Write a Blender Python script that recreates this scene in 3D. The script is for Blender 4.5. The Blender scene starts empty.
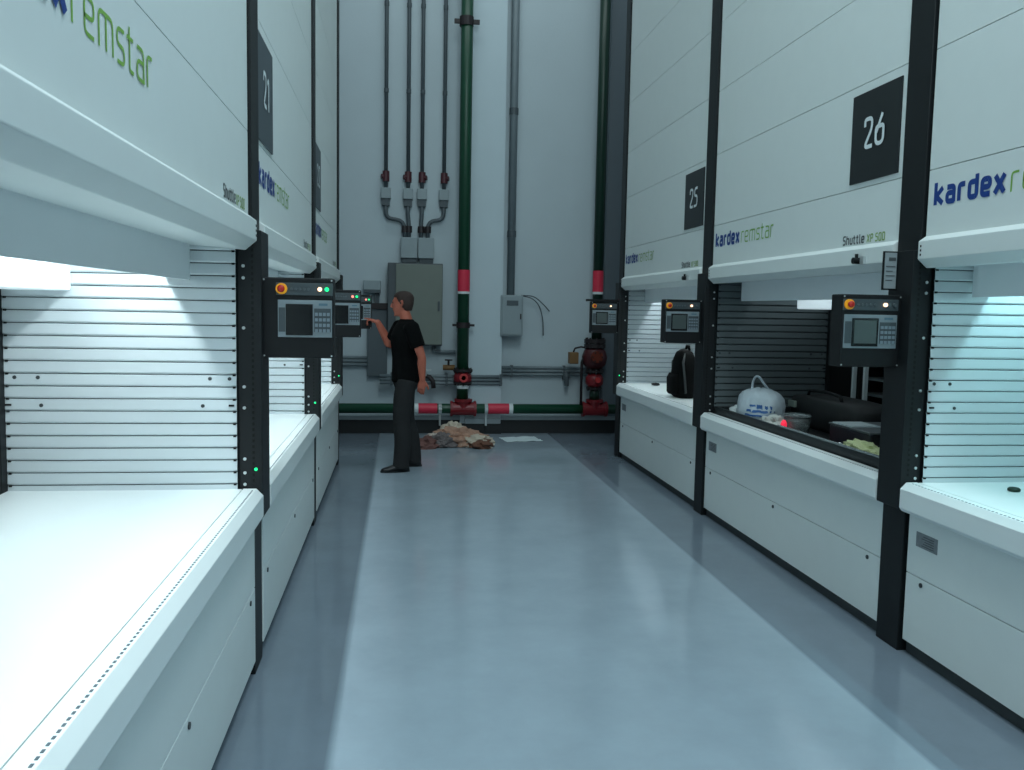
import bpy, bmesh, math, random
from mathutils import Vector, Matrix, noise
random.seed(7)
scn = bpy.context.scene
COL = scn.collection
PI = math.pi

# ------------------------------------------------------------------ materials
def lin(h):
    h = h.lstrip('#')
    out = []
    for i in (0, 2, 4):
        c = int(h[i:i+2], 16) / 255
        out.append(c/12.92 if c <= .04045 else ((c+.055)/1.055)**2.4)
    return out + [1.0]

MATS = {}
def mat(name, col, rough=.5, metal=0, emit=None, estr=0, var=.06, scale=9, bump=0, bscale=60, alpha=1, trans=0, spec=.5):
    if name in MATS: return MATS[name]
    m = bpy.data.materials.new(name); m.use_nodes = True
    nt = m.node_tree; b = nt.nodes['Principled BSDF']
    c = lin(col)
    b.inputs['Roughness'].default_value = rough
    b.inputs['Metallic'].default_value = metal
    b.inputs['Specular IOR Level'].default_value = spec
    if trans: b.inputs['Transmission Weight'].default_value = trans
    if alpha < 1: b.inputs['Alpha'].default_value = alpha
    tc = nt.nodes.new('ShaderNodeTexCoord')
    nz = nt.nodes.new('ShaderNodeTexNoise'); nz.inputs['Scale'].default_value = scale; nz.inputs['Detail'].default_value = 4
    nt.links.new(tc.outputs['Object'], nz.inputs['Vector'])
    mix = nt.nodes.new('ShaderNodeMix'); mix.data_type = 'RGBA'
    mix.inputs[6].default_value = [x*(1-var) for x in c[:3]] + [1]
    mix.inputs[7].default_value = [min(1, x*(1+var)) for x in c[:3]] + [1]
    nt.links.new(nz.outputs['Fac'], mix.inputs[0])
    nt.links.new(mix.outputs[2], b.inputs['Base Color'])
    if emit:
        b.inputs['Emission Color'].default_value = lin(emit)
        b.inputs['Emission Strength'].default_value = estr
    if bump:
        n2 = nt.nodes.new('ShaderNodeTexNoise'); n2.inputs['Scale'].default_value = bscale
        nt.links.new(tc.outputs['Object'], n2.inputs['Vector'])
        bp = nt.nodes.new('ShaderNodeBump'); bp.inputs['Strength'].default_value = bump; bp.inputs['Distance'].default_value = .01
        nt.links.new(n2.outputs['Fac'], bp.inputs['Height'])
        nt.links.new(bp.outputs['Normal'], b.inputs['Normal'])
    MATS[name] = m
    return m

WHITE = mat('white_powder_coat', '#dfe6e4', .42, var=.02)
CASE = mat('casing_paint', '#c9d0cf', .5, var=.03)
SEAM = mat('seam_grey', '#79868a', .8)  # grey backing seen in the sheet joints
PERF = mat('perforation_dark', '#56636a', .8)
DECK = mat('worktop_white', '#e6edec', .35, var=.015)
POST = mat('charcoal_steel', '#15191b', .5, var=.08, spec=.3)
PANELB = mat('panel_black', '#0f1214', .55, var=.05, spec=.3)
HOLE = mat('hole_dark', '#060707', .9)
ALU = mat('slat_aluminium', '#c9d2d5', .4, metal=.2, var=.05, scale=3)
ALUD = mat('slat_groove_shade', '#4b565a', .6)  # shade between slats put into the colour of the groove faces
ALUR = mat('slat_aluminium_grey', '#a3adb1', .38, metal=.35, var=.08, scale=3)  # greyer, more metallic slats
BOLT = mat('bolt_zinc', '#c9cfcf', .3, metal=.6)
KICK = mat('kick_grey', '#343a3c', .6)
SILVER = mat('bezel_silver', '#79858a', .45)
BEZD = mat('bezel_dark', '#3d474b', .45)
SCREEN = mat('screen_black', '#0b0e0f', .22)
SCREENG = mat('screen_grey', '#46504f', .3)
KEYM = mat('key_grey', '#74828a', .5)
YEL = mat('estop_yellow', '#e09a1c', .4, emit='#e09a1c', estr=.25)
RED = mat('estop_red', '#b8231c', .35)
LAMPW = mat('lamp_amber', '#ffe6cf', .4, emit='#ffc9a0', estr=2.2)
LAMPG = mat('lamp_green', '#20e08a', .4, emit='#12e07a', estr=1.5)
LAMPR = mat('lamp_pinkred', '#ff9a8a', .4, emit='#ff7a6a', estr=1.5)
LAMPO = mat('lamp_off', '#4d5558', .4)
BLUE = mat('logo_blue', '#0c3a86', .5)
GREEN = mat('logo_green', '#7fb04a', .5)
GREENP = mat('logo_green_pale', '#86a65a', .5)
DGREY = mat('letter_grey', '#4a5052', .5)
PLATE = mat('plate_black', '#14191b', .4)
PLATEG = mat('plate_grey', '#39444b', .4)
DIGIT = mat('digit_white', '#dfe7e8', .5)
LABELG = mat('label_grey', '#7d8387', .5, var=.35, scale=60)
TAGG = mat('tag_grey', '#8f989b', .5, var=.1, scale=30)
EMITBOX = mat('emissive_box', '#f4fbfc', .4, emit='#dff6ff', estr=.42)
LIGHTDIM = mat('emissive_white', '#f4fbfc', .4, emit='#dff6ff', estr=.5)
INNER = mat('inner_panel_grey', '#e8eef0', .5, var=.02)
DARKIN = mat('dark_interior', '#101415', .6)
RACK = mat('rack_dark', '#566062', .5)
WALL = None
GPIPE = mat('green_pipe_paint', '#08402a', .4, var=.15)
GPIPED = mat('dark_green_pipe_paint', '#0b2f22', .4, var=.15)
FITR = mat('fitting_red', '#7c1720', .4, var=.15)
FITD = mat('fitting_dark', '#221a1c', .55)
STICK = mat('sticker_red', '#cf2a45', .5, var=.08)
STICKW = mat('sticker_white', '#d5dcdc', .5)
COND = mat('conduit_galvanised', '#6f7b80', .5, var=.1)
CONDD = mat('conduit_dark', '#4a5459', .55)
BOXG = mat('box_grey', '#8b989c', .5, var=.05)
BOXD = mat('grey_parts_and_box_shadow', '#4a5459', .55)  # dark grey parts, and the painted shadow under the junction boxes
CAB = mat('cabinet_olive_grey', '#6c746c', .5, var=.06)
CABD = mat('cabinet_frame_grey', '#474f53', .5)
BRASS = mat('brass_brown', '#7a5a35', .5)

# floor: glossy epoxy with a paler middle band between two darker margins
def floor_mat():
    m = bpy.data.materials.new('epoxy_floor'); m.use_nodes = True
    nt = m.node_tree; b = nt.nodes['Principled BSDF']; L = nt.links.new
    tc = nt.nodes.new('ShaderNodeTexCoord'); sp = nt.nodes.new('ShaderNodeSeparateXYZ')
    L(tc.outputs['Object'], sp.inputs[0])
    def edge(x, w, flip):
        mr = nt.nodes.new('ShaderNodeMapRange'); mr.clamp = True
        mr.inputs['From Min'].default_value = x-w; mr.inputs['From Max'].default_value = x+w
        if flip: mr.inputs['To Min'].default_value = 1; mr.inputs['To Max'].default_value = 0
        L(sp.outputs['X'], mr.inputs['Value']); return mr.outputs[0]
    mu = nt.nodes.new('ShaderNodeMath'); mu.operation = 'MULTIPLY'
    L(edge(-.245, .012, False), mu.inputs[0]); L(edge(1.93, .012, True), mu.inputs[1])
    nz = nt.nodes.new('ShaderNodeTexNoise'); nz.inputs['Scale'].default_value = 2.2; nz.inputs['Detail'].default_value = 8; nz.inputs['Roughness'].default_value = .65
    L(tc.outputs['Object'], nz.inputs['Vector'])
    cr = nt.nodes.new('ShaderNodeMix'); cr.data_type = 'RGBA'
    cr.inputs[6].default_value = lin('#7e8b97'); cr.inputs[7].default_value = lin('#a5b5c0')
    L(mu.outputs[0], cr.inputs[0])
    v = nt.nodes.new('ShaderNodeMix'); v.data_type = 'RGBA'; v.blend_type = 'MULTIPLY'; v.inputs[0].default_value = .3
    L(cr.outputs[2], v.inputs[6]); L(nz.outputs['Fac'], v.inputs[7])
    L(v.outputs[2], b.inputs['Base Color'])
    mr = nt.nodes.new('ShaderNodeMapRange'); mr.inputs['To Min'].default_value = .08; mr.inputs['To Max'].default_value = .2
    L(nz.outputs['Fac'], mr.inputs['Value']); L(mr.outputs[0], b.inputs['Roughness'])
    b.inputs['Specular IOR Level'].default_value = .55
    n2 = nt.nodes.new('ShaderNodeTexNoise'); n2.inputs['Scale'].default_value = 7; n2.inputs['Detail'].default_value = 3
    L(tc.outputs['Object'], n2.inputs['Vector'])
    bp = nt.nodes.new('ShaderNodeBump'); bp.inputs['Strength'].default_value = .06; bp.inputs['Distance'].default_value = .01
    L(n2.outputs['Fac'], bp.inputs['Height']); L(bp.outputs['Normal'], b.inputs['Normal'])
    return m
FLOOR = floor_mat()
WALL = mat('white_painted_block', '#b4c1c6', .6, var=.05, scale=2, bump=.08, bscale=40)
WALLG = mat('pilaster_shade_grey', '#68737a', .6, var=.05, scale=2)  # stands for wall in shade, its darkness put into the colour
CURBT = mat('curb_top_grey', '#8b979b', .6)
CURB = mat('black_skirting', '#15191b', .6)

# ------------------------------------------------------------------ mesh helpers
ORG = {}
class MB:
    def __init__(s): s.v = []; s.f = []; s.m = []
    def add(s, vs, fs, mi=0):
        o = len(s.v); s.v += [tuple(v) for v in vs]
        for f in fs: s.f.append([o+i for i in f]); s.m.append(mi)
        return s
    def box(s, x0, x1, y0, y1, z0, z1, mi=0):
        x0, x1 = min(x0, x1), max(x0, x1); y0, y1 = min(y0, y1), max(y0, y1); z0, z1 = min(z0, z1), max(z0, z1)
        return s.add([(x0,y0,z0),(x1,y0,z0),(x1,y1,z0),(x0,y1,z0),(x0,y0,z1),(x1,y0,z1),(x1,y1,z1),(x0,y1,z1)],
                     [(0,3,2,1),(4,5,6,7),(0,1,5,4),(1,2,6,5),(2,3,7,6),(3,0,4,7)], mi)
    def prism(s, poly, fn, a, b, mi=0):
        n = len(poly)
        vs = [fn(p[0], p[1], a) for p in poly] + [fn(p[0], p[1], b) for p in poly]
        fs = [(i, (i+1) % n, n+(i+1) % n, n+i) for i in range(n)] + [tuple(range(n-1,-1,-1)), tuple(range(n, 2*n))]
        return s.add(vs, fs, mi)
    def tube(s, path, r, n=12, mi=0, cap=True):
        path = [Vector(p) for p in path]; k = len(path)
        rs = r if isinstance(r, (list, tuple)) else [r]*k
        T = [(path[min(i+1, k-1)]-path[max(i-1, 0)]).normalized() for i in range(k)]
        u = T[0].orthogonal().normalized(); vs = []
        for i in range(k):
            u = (u - T[i]*u.dot(T[i])).normalized(); w = T[i].cross(u)
            ri = rs[i] if isinstance(rs[i], (list, tuple)) else (rs[i], rs[i])
            for j in range(n):
                a = 2*PI*j/n; vs.append(path[i] + u*math.cos(a)*ri[0] + w*math.sin(a)*ri[1])
        fs = [(i*n+j, i*n+(j+1) % n, (i+1)*n+(j+1) % n, (i+1)*n+j) for i in range(k-1) for j in range(n)]
        if cap: fs += [tuple(range(n-1,-1,-1)), tuple(range((k-1)*n, k*n))]
        return s.add(vs, fs, mi)
    def rings(s, rings, mi=0, cap=True):
        n = len(rings[0]); vs = [p for r in rings for p in r]; k = len(rings)
        fs = [(i*n+j, i*n+(j+1) % n, (i+1)*n+(j+1) % n, (i+1)*n+j) for i in range(k-1) for j in range(n)]
        if cap: fs += [tuple(range(n-1,-1,-1)), tuple(range((k-1)*n, k*n))]
        return s.add(vs, fs, mi)
    def disc(s, c, ax, r, h, n=12, mi=0):
        c = Vector(c); a = Vector(ax).normalized()
        return s.tube([c, c+a*h], r, n, mi)
    def build(s, name, mats, parent=None, bevel=0, smooth=False, seg=2, recalc=True):
        me = bpy.data.meshes.new(name)
        o = Vector(ORG.get(parent, (0,0,0))) if parent else Vector((0,0,0))
        me.from_pydata([tuple(Vector(v)-o) for v in s.v], [], s.f)
        for m in (mats if isinstance(mats, (list, tuple)) else [mats]): me.materials.append(m)
        for p, mi in zip(me.polygons, s.m): p.material_index = mi; p.use_smooth = smooth
        if recalc:
            bm = bmesh.new(); bm.from_mesh(me); bmesh.ops.recalc_face_normals(bm, faces=bm.faces); bm.to_mesh(me); bm.free()
        ob = bpy.data.objects.new(name, me); COL.objects.link(ob)
        if parent:
            ob.parent = parent; ORG[ob] = tuple(o)
        else: ORG[ob] = (0,0,0)
        if bevel:
            b = ob.modifiers.new('bevel', 'BEVEL'); b.width = bevel; b.segments = seg; b.limit_method = 'ANGLE'
        if smooth and not bevel:
            pass
        return ob
def tag(o, label=None, cat=None, group=None, kind=None):
    if label: o['label'] = label
    if cat: o['category'] = cat
    if group: o['group'] = group
    if kind: o['kind'] = kind
    return o
def thing(name, loc, label, cat, group=None):
    o = bpy.data.objects.new(name, None); COL.objects.link(o); o.location = loc; o.empty_display_size = .1
    ORG[o] = tuple(loc)
    return tag(o, label, cat, group)
def recenter(o):
    """put a single-mesh thing's origin at the centre of its underside"""
    vs = [v.co for v in o.data.vertices]
    c = Vector((sum(v.x for v in vs)/len(vs), sum(v.y for v in vs)/len(vs), min(v.z for v in vs)))
    o.data.transform(Matrix.Translation(-c)); o.location = c
    return o
def arc(cx, cy, r, a0, a1, n=6):
    return [(cx+r*math.cos(math.radians(a0+(a1-a0)*i/n)), cy+r*math.sin(math.radians(a0+(a1-a0)*i/n))) for i in range(n+1)]

def catmull(P, k=5):
    P = [Vector(p) for p in P]; out = []
    for i in range(len(P)-1):
        a, b, c, d = P[max(i-1, 0)], P[i], P[i+1], P[min(i+2, len(P)-1)]
        for q in range(k):
            t = q/k; out.append(.5*((2*b)+(c-a)*t+(2*a-5*b+4*c-d)*t*t+(3*b-a-3*c+d)*t**3))
    out.append(P[-1]); return out

# ------------------------------------------------------------------ stroke lettering
G = {
 'k': (.44, [[(0,0),(0,1)], [(.42,.72),(.05,.37),(.44,0)]]),
 'a': (.42, [[(.03,.72),(.42,.72),(.42,0)], [(.42,.42),(0,.42),(0,0),(.42,0)]]),
 'r': (.30, [[(0,0),(0,.72),(.30,.72)]]),
 'd': (.42, [[(.42,1),(.42,0),(0,0),(0,.72),(.42,.72)]]),
 'e': (.42, [[(0,.34),(.42,.34),(.42,.72),(0,.72),(0,0),(.4,0)]]),
 'x': (.44, [[(0,.72),(.44,0)], [(.44,.72),(0,0)]]),
 'm': (.70, [[(0,0),(0,.72),(.70,.72),(.70,0)], [(.35,.70),(.35,0)]]),
 's': (.38, [[(.37,.72),(0,.72),(0,.36),(.38,.36),(.38,0),(.01,0)]]),
 't': (.30, [[(.08,.95),(.08,0),(.30,0)], [(-.06,.72),(.28,.72)]]),
 'S': (.44, [[(.43,1),(0,1),(0,.52),(.44,.52),(.44,0),(.01,0)]]),
 'h': (.42, [[(0,0),(0,1)], [(0,.72),(.42,.72),(.42,0)]]),
 'u': (.42, [[(0,.72),(0,0),(.42,0),(.42,.72)]]),
 'l': (.12, [[(0,1),(0,0),(.12,0)]]),
 'X': (.46, [[(0,1),(.46,0)], [(.46,1),(0,0)]]),
 'P': (.44, [[(0,0),(0,1),(.44,1),(.44,.46),(0,.46)]]),
 '5': (.44, [[(.42,1),(.04,1),(.02,.56),(.44,.58),(.44,0),(0,0)]]),
 '0': (.44, [[(.22,0),(0,0),(0,1),(.44,1),(.44,0),(.22,0)]]),
 '1': (.24, [[(0,.82),(.24,1),(.24,0)]]),
 '2': (.46, [[(0,.78),(0,1),(.45,1),(.45,.62),(0,0),(.48,0)]]),
 '6': (.46, [[(.34,1),(.04,.44)], [(.23,.60),(0,.60),(0,0),(.46,0),(.46,.60),(.23,.60)]]),
 ' ': (.25, []),
}
def rnd(pl, r):
    out = [Vector(pl[0])]
    for i in range(1, len(pl)-1):
        p, a, b = Vector(pl[i]), Vector(pl[i-1]), Vector(pl[i+1])
        da, db = (a-p).length, (b-p).length
        q = min(r, da*.5, db*.5)
        p0, p1 = p+(a-p).normalized()*q, p+(b-p).normalized()*q
        for t in (0, .25, .5, .75, 1): out.append(p0*(1-t)**2 + p*2*t*(1-t) + p1*t*t)
    out.append(Vector(pl[-1])); return out
def lettering(mb, text, h, length, sw, fn, mi=0, start=0, rad=.16):
    """flat ribbon strokes; fn(a, b) -> 3D; h cap height; length total width; sw stroke width (fraction of h)"""
    gap = .17 + sw*.75
    W = sum(G[c][0]+gap for c in text) - gap
    k = length/(W + sw)
    x = start + sw*.5*k; lift = 0
    for c in text:
        w, pls = G[c]
        for pl in pls:
            pts = rnd(pl, rad) if len(pl) > 2 and c not in 'x' else [Vector(p) for p in pl]
            P = [Vector((x + p[0]*k, p[1]*h*(1-sw) + sw*h*.5)) for p in pts]
            n = len(P); Lh = []; 
            hw = sw*h*.5
            for i in range(n):
                t = (P[min(i+1, n-1)]-P[max(i-1, 0)]).normalized()
                e = 0
                nn = Vector((-t.y, t.x))
                Lh.append((P[i]+nn*hw, P[i]-nn*hw))
            if len(pl) == 2 or True:
                t0 = (P[0]-P[1]).normalized()*hw*.5; t1 = (P[-1]-P[-2]).normalized()*hw*.5
                Lh[0] = (Lh[0][0]+t0, Lh[0][1]+t0); Lh[-1] = (Lh[-1][0]+t1, Lh[-1][1]+t1)
            if sw < .12:      # thin strokes never fold on themselves: one connected ribbon
                mb.add([fn(*q, lift) for pr in Lh for q in pr], [(2*i, 2*i+1, 2*i+3, 2*i+2) for i in range(n-1)], mi); lift += .0004
            else: 
              for i in range(n-1):
                mb.add([fn(*Lh[i][0], lift), fn(*Lh[i][1], lift), fn(*Lh[i+1][1], lift), fn(*Lh[i+1][0], lift)], [(0, 1, 2, 3)], mi)
                lift += .00006
        x += (w+gap)*k
    return x

# ------------------------------------------------------------------ storage machines
TOP = 6.6
def slat_panel(mb, X, y, out, v0, v1, z0, z1, pitch=.0518):
    """horizontal aluminium slats, face looking along out*y; X(v) gives world x"""
    z = z0; 
    while z < z1-.01:
        zt = min(z+pitch, z1)
        prof = [(.003, z), (.009, z+.001), (.014, z+.007), (.011, zt-.006), (.008, zt-.0035), (.003, zt)]
        a = [(X(v0), y+out*t, q) for t, q in prof]; b = [(X(v1), y+out*t, q) for t, q in prof]
        n = len(prof)
        mb.add(a+b, [(i, i+1, n+i+1, n+i) for i in range(n-1) if i < n-2], 0)
        mb.add(a+b, [(i, i+1, n+i+1, n+i) for i in range(n-2, n-1)], 1)  # topmost face painted dark for the shade in the groove
        # little end clips at the front edge
        for vv in (v0+.004, v1-.016):
            mb.box(X(vv), X(vv+.011), y+out*.004, y+out*.016, zt-.007, zt+.001, 2)
        z = zt

def control_panel(parent, s, xf, y, z0, lamps, grey=False, wide=.30):
    """terminal box whose screen face looks along -y; xf = post face x, sticks out into the aisle (dir -s)"""
    dirx = -s
    xa, xb = sorted((xf, xf+dirx*wide))
    h = .345; z1 = z0+h
    body = MB().box(xa, xb, y, y+.11, z0, z1)
    cp = body.build('control_panel', PANELB, parent, bevel=.006)
    # everything below is laid out left to right as one reads it
    w = .228 if s < 0 else .268; kx = w/.245
    x0 = xb-.006-w if s < 0 else xa+.010
    def U(d): return x0+d*kx
    mb = MB().box(U(-.008), x0+w+.004, y-.004, y, z1-.075, z1-.022); mb.build('button_strip', BEZD, cp, bevel=.002)
    mb = MB().box(x0, x0+w, y-.006, y, z1-.255, z1-.095); mb.build('bezel', SILVER, cp, bevel=.002)
    mb = MB().box(U(.004), U(.034), y-.0075, y-.005, z1-.232, z1-.128); mb.build('bezel_insert', BEZD, cp)
    mb = MB().box(U(.036), U(.158), y-.010, y-.004, z1-.246, z1-.112, 0)
    sc = mb.build('screen', SCREEN, cp, bevel=.002)
    MB().box(U(.046), U(.148), y-.0115, y-.009, z1-.232, z1-.122).build('display_glass', SCREENG if grey else SCREEN, sc)
    kp = MB().box(U(.164), U(.240), y-.0085, y-.005, z1-.232, z1-.13).build('keypad', BEZD, cp, bevel=.001)
    for r in range(4):
        for c in range(4):
            kq = U(.168+c*.018); kz = z1-.148-r*.0235
            MB().box(kq, kq+.013*kx, y-.012, y-.008, kz-.014, kz, 0).build('key', KEYM, kp)
    MB().box(U(.185), U(.225), y-.0075, y-.0055, z1-.118, z1-.108).build('maker_mark', mat('mark_teal', '#4c6a78', .5), cp)
    es = MB().disc((U(.018), y-.003, z1-.048), (0,-1,0), .024, .012, 20).build('emergency_stop', YEL, cp, smooth=False)
    MB().tube([(U(.018), y-.013, z1-.048), (U(.018), y-.03, z1-.048), (U(.018), y-.034, z1-.048)], [.012, .016, .012], 14).build('mushroom_button', RED, es, smooth=True)
    for i in range(5):
        MB().disc((U(.062+i*.019), y-.003, z1-.048), (0,-1,0), .006, .006, 10).build('push_button', LAMPO, cp)
    for dx, mm in lamps:
        MB().disc((U(dx), y-.003, z1-.048), (0,-1,0), .009, .012, 14).build('indicator_lamp', mm, cp)
    for xx in (xa+.008, xb-.008):
        for zz in (z0+.01, z1-.01):
            MB().disc((xx, y-.0005, zz), (0,-1,0), .004, .002, 8).build('corner_screw', BOLT, cp)
    # hinge bracket to the upright
    MB().box(xf-.005, xf+s*.05, y+.02, y+.09, z0+.06, z0+.11).box(xf-.005, xf+s*.05, y+.02, y+.09, z1-.11, z1-.06).build('mounting_bracket', POST, cp)
    return cp

def upright(parent, s, xf, y0, y1, full=True, led_z=.915):
    """tall charcoal column; xf fascia plane x, s direction into the machine"""
    X = lambda v: xf+s*v
    mb = MB().box(X(-.012), X(.30), y0+.012, y1-.004, 0, TOP if full else 2.0)
    up = mb.build('upright', POST, parent, bevel=.004)
    # forward cover that carries the light barrier, from worktop to hood
    mb = MB().box(X(-.05), X(.05), y0+.005, y1-.005, .70, 1.93)
    lc = mb.build('light_barrier_cover', POST, parent, bevel=.004)
    mb = MB()
    z = .86
    while z < 1.9:
        mb.box(X(-.018), X(-.008), y0+.0035, y0+.005, z, z+.013)
        z += .0245
    mb.build('slot_row', HOLE, lc)
    for zz in (.85, .90, .96, 1.18, 1.27, 1.52, 1.73, 1.78):
        MB().disc((X(.024), y0+.006, zz), (0,-1,0), .007, .005, 8).build('bolt', BOLT, lc)
    if led_z: MB().disc((X(-.022), y0+.006, led_z), (0,-1,0), .007, .004, 10).build('status_light', LAMPG, lc)
    return up

def machine(side, y0, y1, label, plate=None, plate_near=True, post=None, panel=None, lamp_e=40, is_open=False, logo_y=None,
            grey_plate=False, pale=False, emit_mat=None, slat_dark=False, lamp_col=(.84, .96, 1.0)):
    s = -1 if side == 'L' else 1
    xf = -.63 if side == 'L' else 2.42
    X = lambda v: xf+s*v
    t = thing('vertical_lift_storage_machine', (xf, (y0+y1)/2, 0), label, 'storage machine', 'automated storage machines along the aisle')
    e = .006
    # casing
    c = MB()
    c.box(X(.1), X(2.6), y0-.004, y0, 0, TOP); c.box(X(.1), X(2.6), y1, y1+.004, 0, TOP)
    c.box(X(2.58), X(2.6), y0, y1, 0, TOP); c.box(X(.04), X(2.6), y0, y1, TOP-.02, TOP)
    c.box(X(.32), X(2.58), y0, y1, 2.0, 2.03)
    c.box(X(.04), X(.06), y0, y1, 1.99, TOP)
    c.build('casing', CASE, t)
    # fascia sheets with seams
    f = MB(); b = MB()
    zs = [1.965] + [q+(.04 if s < 0 else 0) for q in (2.293, 2.835, 3.312, 3.83, 4.35, 4.87, 5.39, 5.91)] + [TOP]
    for i in range(len(zs)-1):
        f.box(X(0), X(.03), y0+e, y1-e, zs[i]+.002, zs[i+1]-.002)
    fa = f.build('fascia', WHITE, t)
    b.box(X(.012), X(.034), y0+e, y1-e, 1.97, TOP-.01).build('fascia_joint', SEAM, fa)
    # hood
    prof = [(.0, 1.992), (-.034, 1.968), (-.034, 1.886), (.012, 1.846), (.25, 1.862), (.25, 1.90), (.03, 1.992)]
    fn = lambda v, z, y: (X(v), y, z)
    hd = MB().prism(prof, fn, y0+.002, y1-.002).build('hood', WHITE, t, bevel=.003)
    mb = MB()
    for k in range(3): mb.box(X(-.036), X(-.0335), y1-.02 - .0, y1-.028, 1.90+k*.02, 1.91+k*.02)
    mb.build('hood_slot', HOLE, hd)
    # inner vertical panel that hides the lamp
    MB().box(X(.23), X(.242), y0+.03, y1-.035, 1.715, 1.87).build('inner_panel', INNER, t)
    # emissive white box, then lamp shade and tube
    MB().box(X(.70), X(.95), y0+.12, y1-.015, 1.662, 1.83).build('emissive_box', emit_mat or EMITBOX, t, bevel=.012)  # white box with some emission of its own
    MB().box(X(.352), X(.358), y0+.03, y1-.012, 1.77, 1.995).build('lamp_shade', INNER, t)
    MB().tube([(X(.43), y0+.15, 1.935), (X(.43), y1-.12, 1.935)], .013, 10).build('fluorescent_tube', LIGHTDIM, t)
    # recess side walls
    sl = MB(); slat_panel(sl, X, y1-.002, -1, .052, .97, .805, 1.98)
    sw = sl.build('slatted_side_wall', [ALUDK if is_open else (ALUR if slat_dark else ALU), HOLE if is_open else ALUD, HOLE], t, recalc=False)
    for v_, z_ in ((.93, 1.305), (.84, 1.305), (.16, 1.305), (.08, 1.305), (.83, 1.19), (.19, 1.19)):
        MB().disc((X(v_), y1-.012, z_), (0, -1, 0), .008, .006, 8).build('screw_head', KICK, sw)
    for v_ in (.062, .945):
        MB().box(X(v_), X(v_+.022), y1-.022, y1-.008, 1.188, 1.196).build('guide_pin', HOLE, sw)
    MB().box(X(.0), X(.97), y0, y0+.012, .70, 1.98).build('near_side_wall', ALU, t)
    if not is_open:
        bs = MB().box(X(.975), X(.985), y0+.01, y1-.01, .70, 1.98)
        bs.build('rear_shutter', DARKIN, t)
    MB().box(X(.972), X(.998), y1-.06, y1-.005, .70, 1.98).build('inner_guide_rail', POST, t)
    MB().box(X(.972), X(.998), y0+.005, y0+.06, .70, 1.98).build('inner_guide_rail', POST, t)
    if is_open:
        for ya in (y0+.002, y1-.012):
            MB().box(X(.98), X(2.5), ya, ya+.010, .0, 1.99).build('shade_liner', DARKIN, t)  # added dark sheets standing in for the shade inside the bay
    # worktop and its front ledge
    if not is_open:
        MB().box(X(.033), X(.97), y0+.014, y1-.016, .79, .833).build('worktop', DECK, t)
    lp = [(.03, .833), (-.025, .833), (-.054, .803), (-.054, .712), (-.04, .695), (.02, .695), (.03, .70)]
    lg = MB().prism(lp, fn, y0+.004, y1-.004).build('worktop_ledge', DECK, t, bevel=.002)
    mb = MB(); y = y0+.05
    while y < y1-.04:
        mb.box(X(-.012), X(-.018), y, y+.012, .8325, .8342); y += .024
    mb.build('perforation_strip', PERF, lg)
    # front
    vp = -.016 if s < 0 else .0
    up = MB().box(X(vp), X(vp+.03), y0+.008, y1-.008, .402, .70).build('upper_front_panel', WHITE, t, bevel=.002)
    lo = MB().box(X(vp), X(vp+.03), y0+.008, y1-.008, .068, .398).build('lower_front_panel', WHITE, t, bevel=.002)
    for yy in (y1-.13, (y0+y1)/2, y0+.13):
        MB().disc((X(vp+.001), yy, .37), (-s,0,0), .011, .006, 12).build('panel_lock', KICK, lo)
    MB().box(X(.031), X(.05), y0, y1, 0, .70).build('front_backing', KICK, t)
    MB().box(X(vp+.028), X(vp+.06), y0, y1, 0, .072).build('kick_plate', KICK, t)
    # rating label near the far end of the front
    if s > 0:
        MB().box(X(vp-.0025), X(vp+.001), y1-.235, y1-.075, .545, .615).build('rating_label', LABELG, up)
        mb = MB()
        for k in range(5): mb.box(X(vp-.0035), X(vp-.002), y1-.21, y1-.12-.01*(k % 3), .555+k*.011, .559+k*.011)
        mb.build('label_print', DGREY, up)
    else:
        pass
    # writing
    z = 2.122 if s > 0 else 2.152; H = .112
    if s < 0:
        Lt = lambda ys: (lambda a, q, e=0: (X(-.0009-e*.5), ys+a, q))
        ys = y0+.065 if logo_y is None else logo_y
        ss = y1-.52
    else:
        Lt = lambda ys: (lambda a, q, e=0: (X(-.0009-e*.5), ys-a, q))
        ys = y1-.05 if logo_y is None else logo_y
        ss = y0+.55
    F = Lt(ys)
    up_ = lambda g, dz: (lambda a, q, e=0: g(a, q+dz, e))
    mb = MB(); lettering(mb, 'kardex', H, .475, .215, up_(F, z))
    mb.build('logo_word_bold', BLUE, fa, recalc=False)
    mb = MB(); lettering(mb, 'remstar', H, .545, .085, up_(F, z), start=.50)
    mb.build('logo_word_thin', GREENP if pale else GREEN, fa, recalc=False)
    F2 = Lt(ss)
    mb = MB(); lettering(mb, 'Shuttle', .052, .225, .17, up_(F2, 2.0)); mb.build('model_word', DGREY, fa, recalc=False)
    mb = MB(); lettering(mb, 'XP', .045, .062, .16, up_(F2, 2.0), start=.245); mb.build('model_letters', GREENP, fa, recalc=False)
    mb = MB(); lettering(mb, '500', .045, .095, .16, up_(F2, 2.0), start=.325); mb.build('model_number', GREENP, fa, recalc=False)
    # number plate
    if plate:
        dz = .03 if s < 0 else 0
        ya, yb = (y0+.045, y0+.50)
        if s < 0: ya, yb = y0+.0, y0+.455
        MB().box(X(-.008), X(0), ya, yb, 2.322+dz, 2.785+dz).build('number_plate', PLATEG if grey_plate else PLATE, t)
        npo = [o for o in t.children if o.name.startswith('number_plate')][0]
        wd = .20 if plate[1] != '1' else .16
        yc = (ya+yb)/2
        Fp = (lambda a, q, e=0: (X(-.0105-e), yc-wd/2+a, q)) if s < 0 else (lambda a, q, e=0: (X(-.0105-e), yc+wd/2-a, q))
        mb = MB(); lettering(mb, plate, .165, wd, .13, up_(Fp, 2.485+dz), rad=.22); mb.build('number_digits', DIGIT, npo, recalc=False)
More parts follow.
